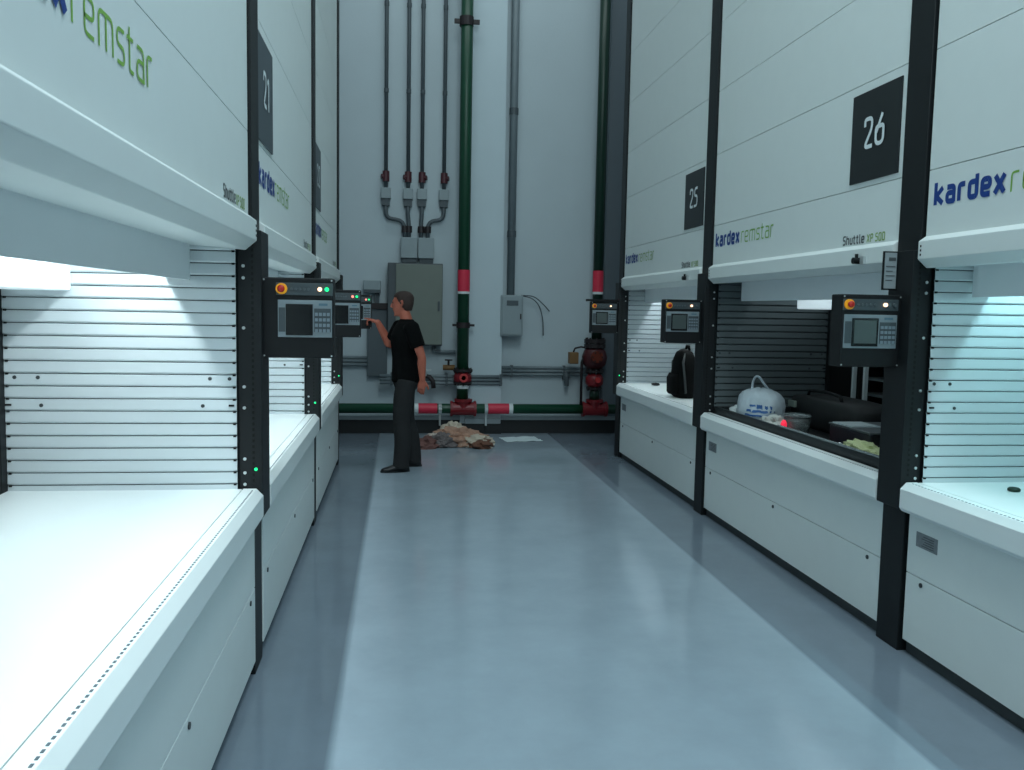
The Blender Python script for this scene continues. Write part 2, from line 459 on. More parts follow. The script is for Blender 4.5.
    if post:
        upright(t, s, xf, post[0], post[1], led_z=.915 if s < 0 else 0)
    if panel:
        control_panel(t, s, X(-.045), panel[0], panel[1], panel[2], grey=panel[3])
    # hood key switch
    if s > 0:
        k = MB().tube([(X(-.03), y0+.30, 1.905), (X(-.075), y0+.30, 1.905)], .017, 12).tube([(X(-.055), y0+.30, 1.90), (X(-.055), y0+.30, 1.94)], .009, 8)
        k.build('hood_sensor', PANELB, hd)
        MB().box(X(-.05), X(-.032), y0+.24, y0+.275, 1.885, 1.925).build('sensor_bracket', BOLT, hd)
    # light
    if lamp_e:
        ld = bpy.data.lights.new('recess_lamp', 'AREA'); ld.shape = 'RECTANGLE'; ld.size = .024; ld.size_y = y1-y0-.2
        ld.energy = lamp_e; ld.color = lamp_col
        lo_ = bpy.data.objects.new('recess_lamp', ld); COL.objects.link(lo_); lo_.parent = t
        lo_.location = Vector((X(.43), (y0+y1)/2, 1.908)) - Vector(t.location)
    return t
ALUDK = mat('slat_dim_bay_shade', '#5f686a', .42, metal=.3, var=.06, scale=3)  # darker slat copy, dimness of the open bay put into its colour

LG = [(.19, LAMPW), (.222, LAMPG)]
L1 = machine('L', 1.36, 3.75, 'nearest white storage machine on the left of the aisle, its lit worktop filling the corner', None,
        post=(3.75, 3.96), panel=(3.80, 1.392, LG, False), lamp_e=17, logo_y=1.30)
L2 = machine('L', 3.96, 6.35, 'white storage machine numbered 21, second along the left side of the aisle', '21', grey_plate=True,
        post=(6.35, 6.54), panel=(6.40, 1.392, [(.19, LAMPR), (.222, LAMPG)], False), lamp_e=16)
L3 = machine('L', 6.54, 8.82, 'farthest white storage machine on the left, beside the man in black', '22', grey_plate=True,
        post=(8.82, 9.01), panel=(8.88, 1.392, [(.19, LAMPR), (.222, LAMPG)], False), lamp_e=15)
RW = [(.185, LAMPW), (.20, LAMPO), (.228, LAMPO)]
R27 = machine('R', 1.24, 3.765, 'nearest white storage machine on the right of the aisle, cut off by the picture edge', None, lamp_e=14, slat_dark=False, lamp_col=(.48, .9, .96), logo_y=3.715,
        post=(1.04, 1.24))
R26 = machine('R', 3.97, 6.52, 'white storage machine numbered 26 with a dark open bay full of odds and ends', '26',
        post=(3.765, 3.97), panel=(3.85, 1.375, RW, True), lamp_e=.9, is_open=True, emit_mat=LIGHTDIM)
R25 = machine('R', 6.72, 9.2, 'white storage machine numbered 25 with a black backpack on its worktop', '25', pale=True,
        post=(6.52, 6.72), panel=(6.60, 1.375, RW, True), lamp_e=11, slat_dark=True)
# notice plate above the panel of machine 26
np_ = MB().box(2.30, 2.372, 3.90, 3.912, 1.745, 1.93).build('notice_plate', PANELB, R26, bevel=.002)
MB().box(2.306, 2.366, 3.897, 3.90, 1.752, 1.923).build('notice_face', TAGG, np_)
MB().box(2.325, 2.36, 3.895, 3.898, 1.885, 1.90).build('notice_mark', DGREY, np_)
for k in range(4):
    MB().box(2.312, 2.358-.012*(k % 2), 3.895, 3.898, 1.855-.022*k, 1.859-.022*k).build('notice_line', DGREY, np_)

# open bay interior of machine 26: dark rack with two bright bars
rk = MB()
for k in range(9):
    z = .86+k*.125
    rk.box(3.70, 3.95, 4.0, 6.50, z, z+.02); rk.box(3.93, 3.95, 4.0, 6.50, z, z+.05)
rk.box(3.95, 3.97, 4.0, 6.5, .7, 1.98)
rack = rk.build('rear_rack', RACK, R26)
for yy, hh in ((6.06, 1.36), (5.90, 1.36)):
    MB().box(3.385, 3.41, yy, yy+.03, .80, hh).build('lift_bar', mat('lift_bar_steel', '#c6d0d1', .4, metal=.1), R26)
for yy in (6.42, 5.0): MB().box(3.64, 3.68, yy, yy+.04, .70, 1.98).build('rack_post', DARKIN, R26)

# end of the right hand row: a lone upright carrying a terminal
eu = thing('end_upright', (2.42, 9.3, 0), 'charcoal end upright with a control panel in front of the dark red valves', 'upright')
upright(eu, 1, 2.42, 9.2, 9.38)
control_panel(eu, 1, 2.42-.045, 9.24, 1.375, [(.185, LAMPW)], grey=True)
MB().box(2.03, 2.42, 9.22, 9.34, 1.722, 1.745).build('panel_top_bar', PANELB, eu)

# ------------------------------------------------------------------ setting
WY = 11.25
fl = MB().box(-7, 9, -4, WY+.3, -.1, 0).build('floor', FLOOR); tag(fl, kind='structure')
wb = MB().box(-7, 9, WY, WY+.3, 0, 7.6).build('wall_back', WALL); tag(wb, kind='structure')
p1 = MB().box(.78, 1.31, 11.06, WY, 0, 7.6).build('trim_1', mat('pilaster_white', '#bccbd1', .6, var=.04, scale=2)); tag(p1, kind='structure')
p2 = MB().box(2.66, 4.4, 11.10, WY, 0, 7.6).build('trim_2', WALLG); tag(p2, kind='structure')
bb = MB().box(-7, 9, 11.08, WY-.0, 0, .175, 0).box(-7, 9, 11.07, WY, .175, .225, 1).build('baseboard_back', [CURB, CURBT]); tag(bb, kind='structure')
bt = MB().box(.775, 1.315, 11.02, 11.06, 0, .135, 0).box(.84, 1.30, 11.0, 11.06, .135, .205, 1).build('trim_3', [CURB, CURBT]); tag(bt, kind='structure')

# ------------------------------------------------------------------ pipework on the back wall
def red_label_v(parent, x, y, r, z0, z1):
    a = MB().tube([(x, y, z0), (x, y, z1)], r+.004, 16).build('flow_label', STICK, parent, smooth=False)
    MB().tube([(x, y, z0-.03), (x, y, z0)], [r+.003, r+.004], 16).build('label_arrow', STICKW, a)
def flange(mb, x, y, z, r, h, mi=0):
    mb.tube([(x, y, z), (x, y, z+h)], r, 16, mi)
    for k in range(8):
        a = k*PI/4; mb.tube([(x+math.cos(a)*r*.82, y+math.sin(a)*r*.82, z-.02), (x+math.cos(a)*r*.82, y+math.sin(a)*r*.82, z+h+.02)], .011, 6, mi)
PY = 10.93
t = thing('green_riser_pipe', (.80, PY, .339), 'bright green riser pipe in the middle of the back wall, red valve near its foot', 'pipe')
MB().tube([(.797, PY, .45), (.797, PY, 7.4)], .074, 20).build('pipe', GPIPE, t, smooth=True)
mb = MB().tube([(.797, PY, 1.37), (.797, PY, 1.44)], .088, 18); mb.box(.66, .94, PY-.02, PY+.02, 1.39, 1.42); mb.build('coupling', FITD, t)
mb = MB().tube([(.79, PY, 5.08), (.79, PY, 5.19)], .088, 18); mb.box(.64, .95, PY-.02, PY+.02, 5.11, 5.16); mb.build('coupling', FITD, t)
red_label_v(t, .797, PY, .074, 1.83, 2.10)
v = MB(); v.tube([(.80, PY, .66), (.80, PY, .70), (.80, PY, .76), (.80, PY, .83)], [.085, .115, .115, .085], 18)
vb = v.build('valve_body', FITR, t, smooth=True)
v = MB(); flange(v, .80, PY, .815, .125, .03); flange(v, .80, PY, .66, .115, .025); v.build('valve_flange', FITD, vb)
MB().tube([(.80, PY-.12, .745), (.80, PY-.16, .745)], .03, 12).tube([(.80, PY-.15, .745), (.80, PY-.16, .745)], .055, 14).build('valve_bonnet', mat('valve_bright', '#c23a3a', .4), vb)
MB().tube([(.80, PY, .60), (.80, PY, .645)], .078, 16).build('valve_collar', STICKW, t)
MB().tube([(.80, PY, .44), (.80, PY, .62)], .066, 16).build('dark_spool', GPIPED, t, smooth=True)
t2 = thing('green_floor_main', (.8, PY, .339), 'green horizontal pipe running low along the back wall behind the man', 'pipe')
MB().tube([(-1.6, PY, .339), (2.80, PY, .339)], .063, 20).build('pipe', GPIPE, t2, smooth=True)
for x in (.81, 2.525):
    mb = MB().tube([(x-.15, PY, .339), (x+.15, PY, .339)], .085, 18); mb.tube([(x, PY, .339), (x, PY, .455)], [.085, .09], 18)
    for q in (x-.165, x+.135): mb.tube([(q, PY, .339), (q+.03, PY, .339)], .10, 16)
    mb.tube([(x, PY, .43), (x, PY, .465)], .115, 16)
    mb.build('tee_fitting', FITR, t2, smooth=False)
for a, b, d in ((.24, .478, -1), (1.13, 1.40, 1)):
    l = MB().tube([(a, PY, .339), (b, PY, .339)], .067, 18).build('flow_label', STICK, t2)
    q = b if d > 0 else a
    MB().tube([(q, PY, .339), (q+d*.05, PY, .339)], [.067, .066], 18).build('label_arrow', STICKW, l)
for x in (.515, 1.105):
    MB().tube([(x-.02, PY, .339), (x+.02, PY, .339)], .07, 16).box(x-.012, x+.012, PY-.01, PY+.02, .12, .28).tube([(x, PY-.06, .372), (x, PY-.09, .372)], .02, 10).build('pipe_clamp', STICKW if False else BOLT, t2)
t3 = thing('dark_green_riser_pipe', (2.53, PY, .46), 'dark green riser pipe at the right of the back wall, ending in dark red valves', 'pipe')
MB().tube([(2.53, PY, 1.2), (2.53, PY, 7.4)], .066, 20).build('pipe', GPIPED, t3, smooth=True)
red_label_v(t3, 2.53, PY, .066, 1.86, 2.13)
mb = MB(); flange(mb, 2.51, PY, 1.14, .14, .05); flange(mb, 2.51, PY, 1.20, .14, .05); mb.build('top_flange', FITD, t3)
v = MB().tube([(2.51, PY, .87), (2.51, PY, .93), (2.51, PY, 1.02), (2.51, PY, 1.10), (2.51, PY, 1.15)], [.10, .15, .165, .14, .10], 18)
ab = v.build('alarm_valve_body', mat('valve_dull_red', '#48151a', .45, var=.2), t3, smooth=True)
MB().tube([(2.50, PY-.15, 1.03), (2.50, PY-.215, 1.03)], .075, 16).build('valve_cover', mat('cover_orange_red', '#6e2d1c', .4), ab)
for k in range(6):
    a = k*PI/3; MB().tube([(2.50+.06*math.cos(a), PY-.21, 1.03+.06*math.sin(a)), (2.50+.06*math.cos(a), PY-.225, 1.03+.06*math.sin(a))], .011, 8).build('cover_bolt', FITD, ab)
v = MB().tube([(2.515, PY, .63), (2.515, PY, .67), (2.515, PY, .75), (2.515, PY, .81)], [.08, .115, .115, .08], 18)
gb = v.build('gate_valve_body', FITR, t3, smooth=True)
MB().tube([(2.53, PY-.11, .73), (2.53, PY-.16, .73)], .035, 12).build('valve_bonnet', mat('valve_bright', '#c23a3a', .4), gb)
v = MB(); flange(v, 2.515, PY, .82, .12, .03); flange(v, 2.515, PY, .60, .10, .025); v.build('valve_flange', FITD, t3)
MB().tube([(2.52, PY, .46), (2.52, PY, .62)], .066, 16).build('dark_spool', GPIPED, t3, smooth=True)
MB().tube([(2.34, PY-.02, .36), (2.34, PY-.02, .95), (2.36, PY-.02, 1.0), (2.42, PY-.02, 1.02)], .018, 10).build('trim_pipe', FITD, t3, smooth=True)
MB().box(2.17, 2.29, PY-.06, PY+.06, .93, 1.08).build('pressure_switch', BRASS, t3, bevel=.01)
MB().tube([(2.23, PY, 1.08), (2.25, PY, 1.13), (2.33, PY, 1.15), (2.42, PY, 1.13)], .012, 8).build('switch_pipe', FITD, t3, smooth=True)

# four thin conduits above the electrical cabinet
names = ['leftmost of the four thin conduits above the cabinet, its lower end curving right',
         'second from left of the four thin conduits, dropping straight to the grey boxes',
         'third from left of the four thin conduits, dropping straight to the grey boxes',
         'rightmost of the four thin conduits, next to the green riser, its lower end curving left']
cy = 11.19
for i, x in enumerate((-.187, .092, .268, .547)):
    t = thing('electrical_conduit', (x, cy, 2.5), names[i], 'conduit', 'thin conduits on the back wall')
    MB().tube([(x, cy, 3.05), (x, cy, 7.4)], .024, 10).build('conduit_pipe', CONDD, t, smooth=True)
    sgn = -1 if i < 2 else 1
    MB().tube([(x, cy, 3.20), (x, cy, 3.33)], .045, 12).tube([(x, cy, 3.26), (x+sgn*.06, cy-.02, 3.26)], .032, 10).build('fitting', mat('fitting_dark_red', '#4a1f26', .5), t)
    jb = MB().box(x-.062, x+.062, cy-.05, cy+.055, 2.985, 3.12).build('junction_box', BOXG, t, bevel=.006)
    MB().box(x-.05, x+.05, cy-.03, cy+.055, 2.90, 2.985).build('box_under_shadow', BOXD, jb)  # dark block standing for the shadow under the box
    for zz in (4.3, 5.35): MB().tube([(x, cy, zz), (x, cy, zz+.05)], .03, 10).build('conduit_coupling', CONDD, t)
    ex = (.055, .105, .26, .345)[i]
    if i in (1, 2):
        path = [(x, cy, 2.92), (x, cy, 2.75), (ex, cy, 2.68), (ex, cy, 2.47)]
        path = [(x, cy, 2.92), (x, cy, 2.8), (ex, cy, 2.68), (ex, cy, 2.47)]
    else:
        path = [Vector((x, cy, 2.92)), Vector((x, cy, 2.74)), Vector((ex, cy, 2.72)), Vector((ex, cy, 2.47))]
        pp = rnd([(p.x, p.z) for p in path], .13)
        path = [(p.x, cy, p.y) for p in pp]
    MB().tube(path, .026, 10).build('conduit_bend', CONDD, t, smooth=True)
    MB().tube([(ex, cy, 2.57), (ex, cy, 2.65)], .043, 12).build('hub_nut', FITD, t)
for x0, x1, lb in ((.005, .213, 'left of two small grey boxes directly on top of the electrical cabinet'), (.222, .425, 'right of two small grey boxes directly on top of the electrical cabinet')):
    t = thing('conduit_box', ((x0+x1)/2, 11.2, 2.2), lb, 'junction box', 'paired grey boxes above the cabinet')
    MB().box(x0, x1, 11.07, 11.245, 2.24, 2.50).build('box_body', BOXG, t, bevel=.006)
    MB().box(x0+.02, x1-.01, 11.10, 11.245, 2.185, 2.24).build('box_neck', BOXD, t)
# electrical cabinet
t = thing('electrical_cabinet', (.19, 11.15, 1.13), 'large olive grey electrical cabinet on the back wall behind the man', 'cabinet')
MB().box(-.155, .535, 11.0, 11.245, 1.135, 2.175).build('cabinet_body', CABD, t, bevel=.008)
d = MB().box(-.055, .53, 10.975, 11.0, 1.15, 2.16).build('cabinet_door', CAB, t, bevel=.006)
MB().box(.475, .50, 10.955, 10.975, 1.58, 1.70).build('door_handle', CABD, d, bevel=.004)
t = thing('conduit_run', (.35, 11.2, 1.0), 'grey conduit dropping from under the electrical cabinet to the horizontal run', 'conduit')
MB().tube([(.20, 11.19, 1.13), (.20, 11.19, .76)], .06, 12).build('conduit_pipe', BOXD, t, smooth=True)
MB().tube([(.44, 11.19, 1.13), (.44, 11.19, 1.06), (.52, 11.19, 1.05), (.72, 11.19, 1.05)], .025, 10).build('conduit_bend', COND, t, smooth=True)

# small device with its stand pipe and trunk
t = thing('wall_sensor_box', (-.35, 11.2, 1.8), 'small pale grey wall box on a stub above the dark bar, left of the man', 'wall box')
MB().box(-.46, -.245, 11.08, 11.245, 1.83, 1.95, 0).build('box_body', BOXG, t, bevel=.006)
MB().box(-.455, -.25, 11.07, 11.245, 1.795, 1.83).build('box_base', BOXD, t)
MB().box(-.32, -.265, 11.15, 11.245, 1.66, 1.80).build('stub', BOXD, t)
t = thing('cable_trunk', (-.28, 11.2, .73), 'dark grey vertical cable trunk topped by a dark bar, left of the man', 'cable trunk')
MB().box(-.45, -.15, 11.12, 11.245, 1.59, 1.665).build('top_bar', FITD, t)
MB().box(-.41, -.16, 11.15, 11.245, .73, 1.59).build('trunk_body', mat('trunk_grey', '#505a5f', .55), t, bevel=.004)
# horizontal conduit bundles
def bundle(x0, x1, z, y, label, drop=None):
    t = thing('conduit_bundle', ((x0+x1)/2, y, z), label, 'conduit bundle', 'bundles of three grey conduits along the back wall')
    for k in range(3):
        zz = z+(k-1)*.045
        MB().tube([(x0, y, zz), (x1, y, zz)], .02, 10).build('conduit_pipe', COND, t, smooth=True)
    x = x0+.15
    while x < x1:
        MB().box(x-.015, x+.015, y-.024, 11.245, z-.075, z+.075).build('pipe_strap', CONDD, t); x += .7
bundle(-1.6, -.36, .92, 11.19, 'short bundle of three grey conduits low on the wall beside the far left machine')
bundle(-.25, 1.32, .70, 11.036, 'bundle of three grey conduits passing behind the man and the green riser')
bundle(1.31, 2.66, .81, 11.19, 'bundle of three grey conduits on the wall under the grey right hand box')
# grey box right of the pilaster
t = thing('control_box', (1.425, 11.2, 1.28), 'grey wall box with a conduit rising from it, right of the white pilaster', 'electrical box')
b_ = MB().box(1.285, 1.575, 11.03, 11.245, 1.270, 1.80).build('box_body', BOXG, t, bevel=.008)
MB().box(1.305, 1.555, 11.015, 11.03, 1.290, 1.78).build('box_door', BOXG, b_, bevel=.004)
MB().box(1.360, 1.510, 11.008, 11.016, 1.665, 1.73).build('name_strip', BOXD, b_, bevel=.003)
MB().box(1.535, 1.550, 11.0, 11.016, 1.490, 1.56).build('box_latch', FITD, b_)
MB().tube([(1.430, 11.19, 1.80), (1.430, 11.19, 7.4)], .05, 14).build('conduit_pipe', COND, t, smooth=True)
for zz in (2.55, 4.1, 5.6): MB().tube([(1.430, 11.19, zz), (1.430, 11.19, zz+.08)], .058, 14).build('conduit_coupling', CONDD, t)
for pts, lb in (([(1.56, 11.15, 1.795), (1.70, 11.1, 1.76), (1.80, 11.12, 1.66), (1.86, 11.18, 1.48), (1.875, 11.2, 1.28)], 'longer thin grey cable hanging from the top of the right hand wall box'),
                ([(1.56, 11.14, 1.80), (1.72, 11.1, 1.785), (1.84, 11.12, 1.70), (1.95, 11.2, 1.60)], 'shorter thin grey cable hanging from the top of the right hand wall box')):
    pp = []
    P = [Vector(p) for p in pts]
    for i in range(len(P)-1):
        for q in range(5):
            t_ = q/5; a = P[max(i-1, 0)]; b = P[i]; c = P[i+1]; d = P[min(i+2, len(P)-1)]
            pp.append(.5*((2*b)+(c-a)*t_+(2*a-5*b+4*c-d)*t_*t_+(3*b-a-3*c+d)*t_**3))
    pp.append(P[-1])
    o = MB().tube(pp, .007, 6).build('loose_cable', CONDD, smooth=True); tag(o, lb, 'cable', 'loose cables by the wall box'); recenter(o)
o = MB().tube([(2.19, 11.16, .78), (2.19, 11.13, .74), (2.19, 11.13, .62)], .03, 10).box(2.15, 2.23, 11.15, 11.25, .70, .80).build('drain_cock', CONDD, smooth=False)
tag(o, 'small dark drain fitting hanging under the right hand conduit bundle', 'fitting'); recenter(o)
t = thing('hose_tap', (.33, 11.0, .70), 'small dark wall tap with a pale handle behind the hand of the man', 'tap')
MB().tube([(.27, 11.25, .80), (.27, 11.0, .80), (.29, 10.97, .76), (.38, 10.95, .74), (.42, 10.93, .69), (.43, 10.93, .60)], .03, 10).build('tap_body', FITD, t, smooth=True)
MB().tube([(.33, 10.95, .74), (.33, 10.92, .82)], .014, 8).box(.27, .40, 10.90, 10.93, .82, .84).build('tap_handle', BOLT, t)
t = thing('small_valve', (.62, 11.0, .80), 'small brown valve on the conduit bundle just left of the green riser', 'valve')
MB().tube([(.55, 11.0, .86), (.70, 11.0, .86)], .035, 10).build('valve_body', BRASS, t, smooth=True)
MB().tube([(.62, 11.0, .86), (.62, 10.98, .95)], .014, 8).tube([(.62, 10.98, .95), (.62, 10.98, .965)], .05, 12).build('valve_wheel', FITD, t)
for xx, zz in ((1.0, .60), (1.06, .56)):
    pass

# ------------------------------------------------------------------ debris on the floor
def crumple(name, c, rad, m, seed, label, cat, group=None, sub=4, amp=.5, flat=0):
    bm = bmesh.new(); bmesh.ops.create_icosphere(bm, subdivisions=sub, radius=1)
    for v in bm.verts:
        d = v.co.normalized()
        q = noise.noise(d*2.1+Vector((seed*3.1, 0, 0)))*amp + abs(noise.noise(d*4.7+Vector((0, seed, 0))))*amp*.8 - abs(noise.noise(d*9+Vector((0, 0, seed))))*amp*.35
        r = 1+q
        v.co = Vector((d.x*r*rad[0], d.y*r*rad[1], d.z*r*rad[2]))
        if v.co.z < -rad[2]*.55+flat: v.co.z = -rad[2]*.55+flat
    z0 = min(v.co.z for v in bm.verts)
    for v in bm.verts: v.co.z -= z0
    me = bpy.data.meshes.new(name); bm.to_mesh(me); bm.free()
    me.materials.append(m)
    o = bpy.data.objects.new(name, me); COL.objects.link(o); o.location = c
    if label: tag(o, label, cat, group)
    return o
def sheet(name, c, sx, sy, m, seed, label, cat, amp=.02, n=16, rot=0, group=None):
    mb = MB(); vs = []
    for j in range(n+1):
        for i in range(n+1):
            x = (i/n-.5)*sx; y = (j/n-.5)*sy
            e = .06*noise.noise(Vector((i*.4, j*.4, seed)))
            z = .006+amp*abs(noise.noise(Vector((x*5, y*5, seed))))*2
            vs.append((x+e*sx, y+e*sy, z))
    mb.add(vs, [(j*(n+1)+i, j*(n+1)+i+1, (j+1)*(n+1)+i+1, (j+1)*(n+1)+i) for j in range(n) for i in range(n)])
    o = mb.build(name, m, recalc=False); o.location = c; o.rotation_euler.z = rot
    s_ = o.modifiers.new('thick', 'SOLIDIFY'); s_.thickness = .003
    tag(o, label, cat, group); return o
TAN = mat('kraft_tan', '#a98470', .8, var=.25, scale=12); TAN2 = mat('cream_paper', '#bfb3a2', .8, var=.2, scale=12)
BRN = mat('cardboard_brown', '#6a4636', .8, var=.2); GRYC = mat('grey_plastic', '#6b6362', .7, var=.2); PINK = mat('dusty_brown', '#6d4a44', .8, var=.3)
crumple('packing_paper', (.70, 10.15, 0), (.27, .22, .125), TAN, 3, 'tan crumpled packing paper in the middle of the floor debris pile', 'packing paper', 'debris on the floor')
crumple('cream_wrapping', (.90, 10.0, 0), (.17, .14, .085), TAN2, 8, 'cream crumpled wrapping on the right of the tan packing paper', 'wrapping', 'debris on the floor')
crumple('grey_plastic_wrap', (.50, 9.98, 0), (.14, .12, .10), GRYC, 5, 'dull grey crumpled plastic wrap at the left of the debris pile', 'wrapping', 'debris on the floor')
crumple('white_paper_scrap', (.42, 10.10, 0), (.12, .12, .09), mat('off_white_paper', '#b9aca2', .8, var=.2), 12, 'off-white paper scrap behind the grey plastic wrap', 'paper', 'debris on the floor')
crumple('folded_cream_card', (.66, 10.42, 0), (.16, .10, .135), TAN2, 21, 'cream folded sheet poking up at the back of the debris pile', 'wrapping', 'debris on the floor')
crumple('brown_cardboard', (.95, 9.95, 0), (.13, .16, .065), BRN, 15, 'dark brown torn cardboard at the right end of the debris pile', 'cardboard', 'debris on the floor', sub=3)
crumple('reddish_rag', (.34, 9.95, 0), (.14, .16, .075), PINK, 18, 'reddish brown rag at the left end of the debris pile near the man', 'rag', 'debris on the floor', sub=3)
sheet('white_paper_sheet', (1.50, 10.52, 0), .46, .36, mat('white_sheet', '#d5e4e6', .7, var=.04), 4, 'white paper sheet lying flat on the floor right of the debris pile', 'paper', amp=.006, rot=.15)

# ------------------------------------------------------------------ contents of the bays
# tray of machine 26
tr = thing('storage_tray', (2.9, 5.24, .80), 'black pull-out tray holding odds and ends in the open bay of machine 26', 'tray')
MB().box(2.475, 3.36, 4.02, 6.47, .80, .812).build('tray_base', PANELB, tr)
mb = MB().box(2.468, 2.49, 4.0, 6.49, .80, .885).box(3.35, 3.37, 4.0, 6.49, .80, .885).box(2.468, 3.37, 6.47, 6.49, .80, .885).box(2.468, 3.37, 4.0, 4.02, .80, .885)
mb.build('tray_rim', mat('tray_steel_dark', '#2b3032', .35, metal=.4), tr, bevel=.003)
TZ = .813
# white carrier bag
def carrier_bag(c, label):
    t = thing('carrier_bag', c, label, 'plastic bag')
    bagm = mat('bag_white_film', '#c3cfd6', .35, var=.1, bump=.5, bscale=25)
    rings_ = []; n = 40
    prof = [(0, .9), (.02, .99), (.07, 1.03), (.14, 1.02), (.19, .95), (.22, .82), (.238, .62), (.25, .35), (.254, .15)]
    for z, k in prof:
        ring = []
        for j in range(n):
            a = 2*PI*j/n
            w = 1+.17*noise.noise(Vector((math.cos(a)*1.6, math.sin(a)*1.6, z*9)))+.06*noise.noise(Vector((math.cos(a)*6, math.sin(a)*6, z*25)))
            ring.append((c[0]+math.cos(a)*.15*k*w, c[1]+math.sin(a)*.235*k*w, c[2]+z+.012*noise.noise(Vector((math.cos(a)*3, math.sin(a)*3, 5)))*(z > .1)))
        rings_.append(ring)
    bd = MB().rings(rings_).build('bag_body', bagm, t, smooth=True)
    # loop handle
    pts = [(-.06, .02, .225), (-.058, .02, .295), (-.04, .012, .34), (-.015, .004, .335), (.02, -.008, .285), (.07, -.02, .225)]
    MB().tube([(c[0]+x, c[1]+y, c[2]+z) for x, y, z in catmull(pts, 4)], [(.018, .007)]*21, 8).build('bag_handle', bagm, t, smooth=True)
    ink = mat('ink_blue', '#2d5f9c', .5)
    # faded blue print wrapped on the aisle side of the bag
    def onbag(a, z):
        k = 1.05 if z < .14 else 1.02
        for (z0, k0), (z1, k1) in zip(prof, prof[1:]):
            if z0 <= z <= z1: k = k0+(k1-k0)*(z-z0)/(z1-z0)
        w = 1+.17*noise.noise(Vector((math.cos(a)*1.6, math.sin(a)*1.6, z*9)))+.06*noise.noise(Vector((math.cos(a)*6, math.sin(a)*6, z*25)))
        return (c[0]+math.cos(a)*(.15*k*w+.004), c[1]+math.sin(a)*(.235*k*w+.004), c[2]+z)
    mb = MB()
    def strip(a0, a1, z0, z1, wob):
        m_ = 14; vs = []
        for i in range(m_+1):
            a = a0+(a1-a0)*i/m_
            wz = wob*math.sin(i*1.3)
            vs += [onbag(a, z0+wz), onbag(a, z1+wz*.6)]
        mb.add(vs, [(2*i, 2*i+1, 2*i+3, 2*i+2) for i in range(m_)])
    strip(3.55, 4.75, .095, .112, .003); strip(3.5, 4.7, .068, .080, .002); strip(3.65, 3.9, .135, .148, .002)
    strip(3.95, 4.2, .120, .150, .004); strip(4.3, 4.6, .122, .145, .004)
    mb.build('blue_print', ink, t, recalc=False)
    return t
carrier_bag((2.665, 6.07, TZ), 'white plastic carrier bag with blue print and a loop handle, in the open bay')
o = crumple('white_foam_lump', (2.60, 6.34, TZ), (.06, .075, .065), mat('foam_white', '#cfd8d8', .7), 31, 'small white crumpled lump left of the carrier bag in the open bay', 'packing', sub=3, amp=.2)
o = crumple('clear_film_wrap', (2.60, 5.70, TZ), (.075, .12, .06), mat('film_pale', '#cfd2cb', .35, var=.2), 33, 'pale crumpled film lying right of the carrier bag in the open bay', 'packing', sub=3)
# clear container
t = thing('clear_plastic_tub', (2.69, 5.52, TZ), 'clear round plastic tub right of the carrier bag in the open bay', 'tub')
clr = mat('clear_plastic', '#d8e2e2', .12, trans=.85, var=.02)
mb = MB()
rr = [(.055, 0), (.075, .004), (.085, .06), (.09, .115), (.086, .115), (.08, .06), (.07, .01), (.03, .008)]
mb.rings([[(2.69+r*math.cos(2*PI*j/24), 5.52+r*math.sin(2*PI*j/24), TZ+z) for j in range(24)] for r, z in rr])
mb.build('tub_body', clr, t, smooth=True)
mb = MB().rings([[(2.69+r*math.cos(2*PI*j/24), 5.52+r*math.sin(2*PI*j/24), TZ+z) for j in range(24)] for r, z in [(.094, .112), (.094, .122), (.085, .132), (.02, .136)]])
mb.build('tub_lid', clr, t, smooth=True)
o = MB().tube([(2.572, 5.47, TZ), (2.572, 5.47, TZ+.075), (2.572, 5.47, TZ+.095)], [.02, .02, .01], 14).build('warning_light', [mat('warn_red', '#e0304a', .4, emit='#ff2848', estr=.8)])
tag(o, 'small glowing red light between the carrier bag and the clear tub', 'light'); recenter(o)
# dark padded case at the back with a pale label
t = thing('black_case', (3.10, 5.75, TZ), 'black soft case with a pale label at the back of the open bay', 'case')
mb = MB()
rg = []
for z, k in ((0, .94), (.03, 1.0), (.16, 1.0), (.20, .93), (.215, .7)):
    rg.append([(3.10+.20*k*math.copysign(abs(math.cos(2*PI*j/32))**.5, math.cos(2*PI*j/32)), 5.72+.50*k*math.copysign(abs(math.sin(2*PI*j/32))**.5, math.sin(2*PI*j/32)), TZ+z) for j in range(32)])
mb.rings(rg).build('case_body', mat('case_black', '#131516', .6), t, smooth=True)
MB().box(2.885, 2.905, 5.98, 6.08, TZ+.125, TZ+.17).build('case_label', mat('label_sage', '#8f9c92', .6), t)
MB().tube([(3.0, 5.50, TZ+.205), (3.0, 5.53, TZ+.25), (3.0, 5.75, TZ+.262), (3.0, 5.97, TZ+.25), (3.0, 6.0, TZ+.205)], .012, 8).build('case_handle', PANELB, t, smooth=True)
o = crumple('brown_parcel', (2.78, 5.02, TZ), (.07, .07, .06), mat('parcel_ochre', '#5b4a26', .7, var=.2), 41, 'small ochre crumpled parcel right of the clear tub', 'parcel', sub=3, amp=.2)
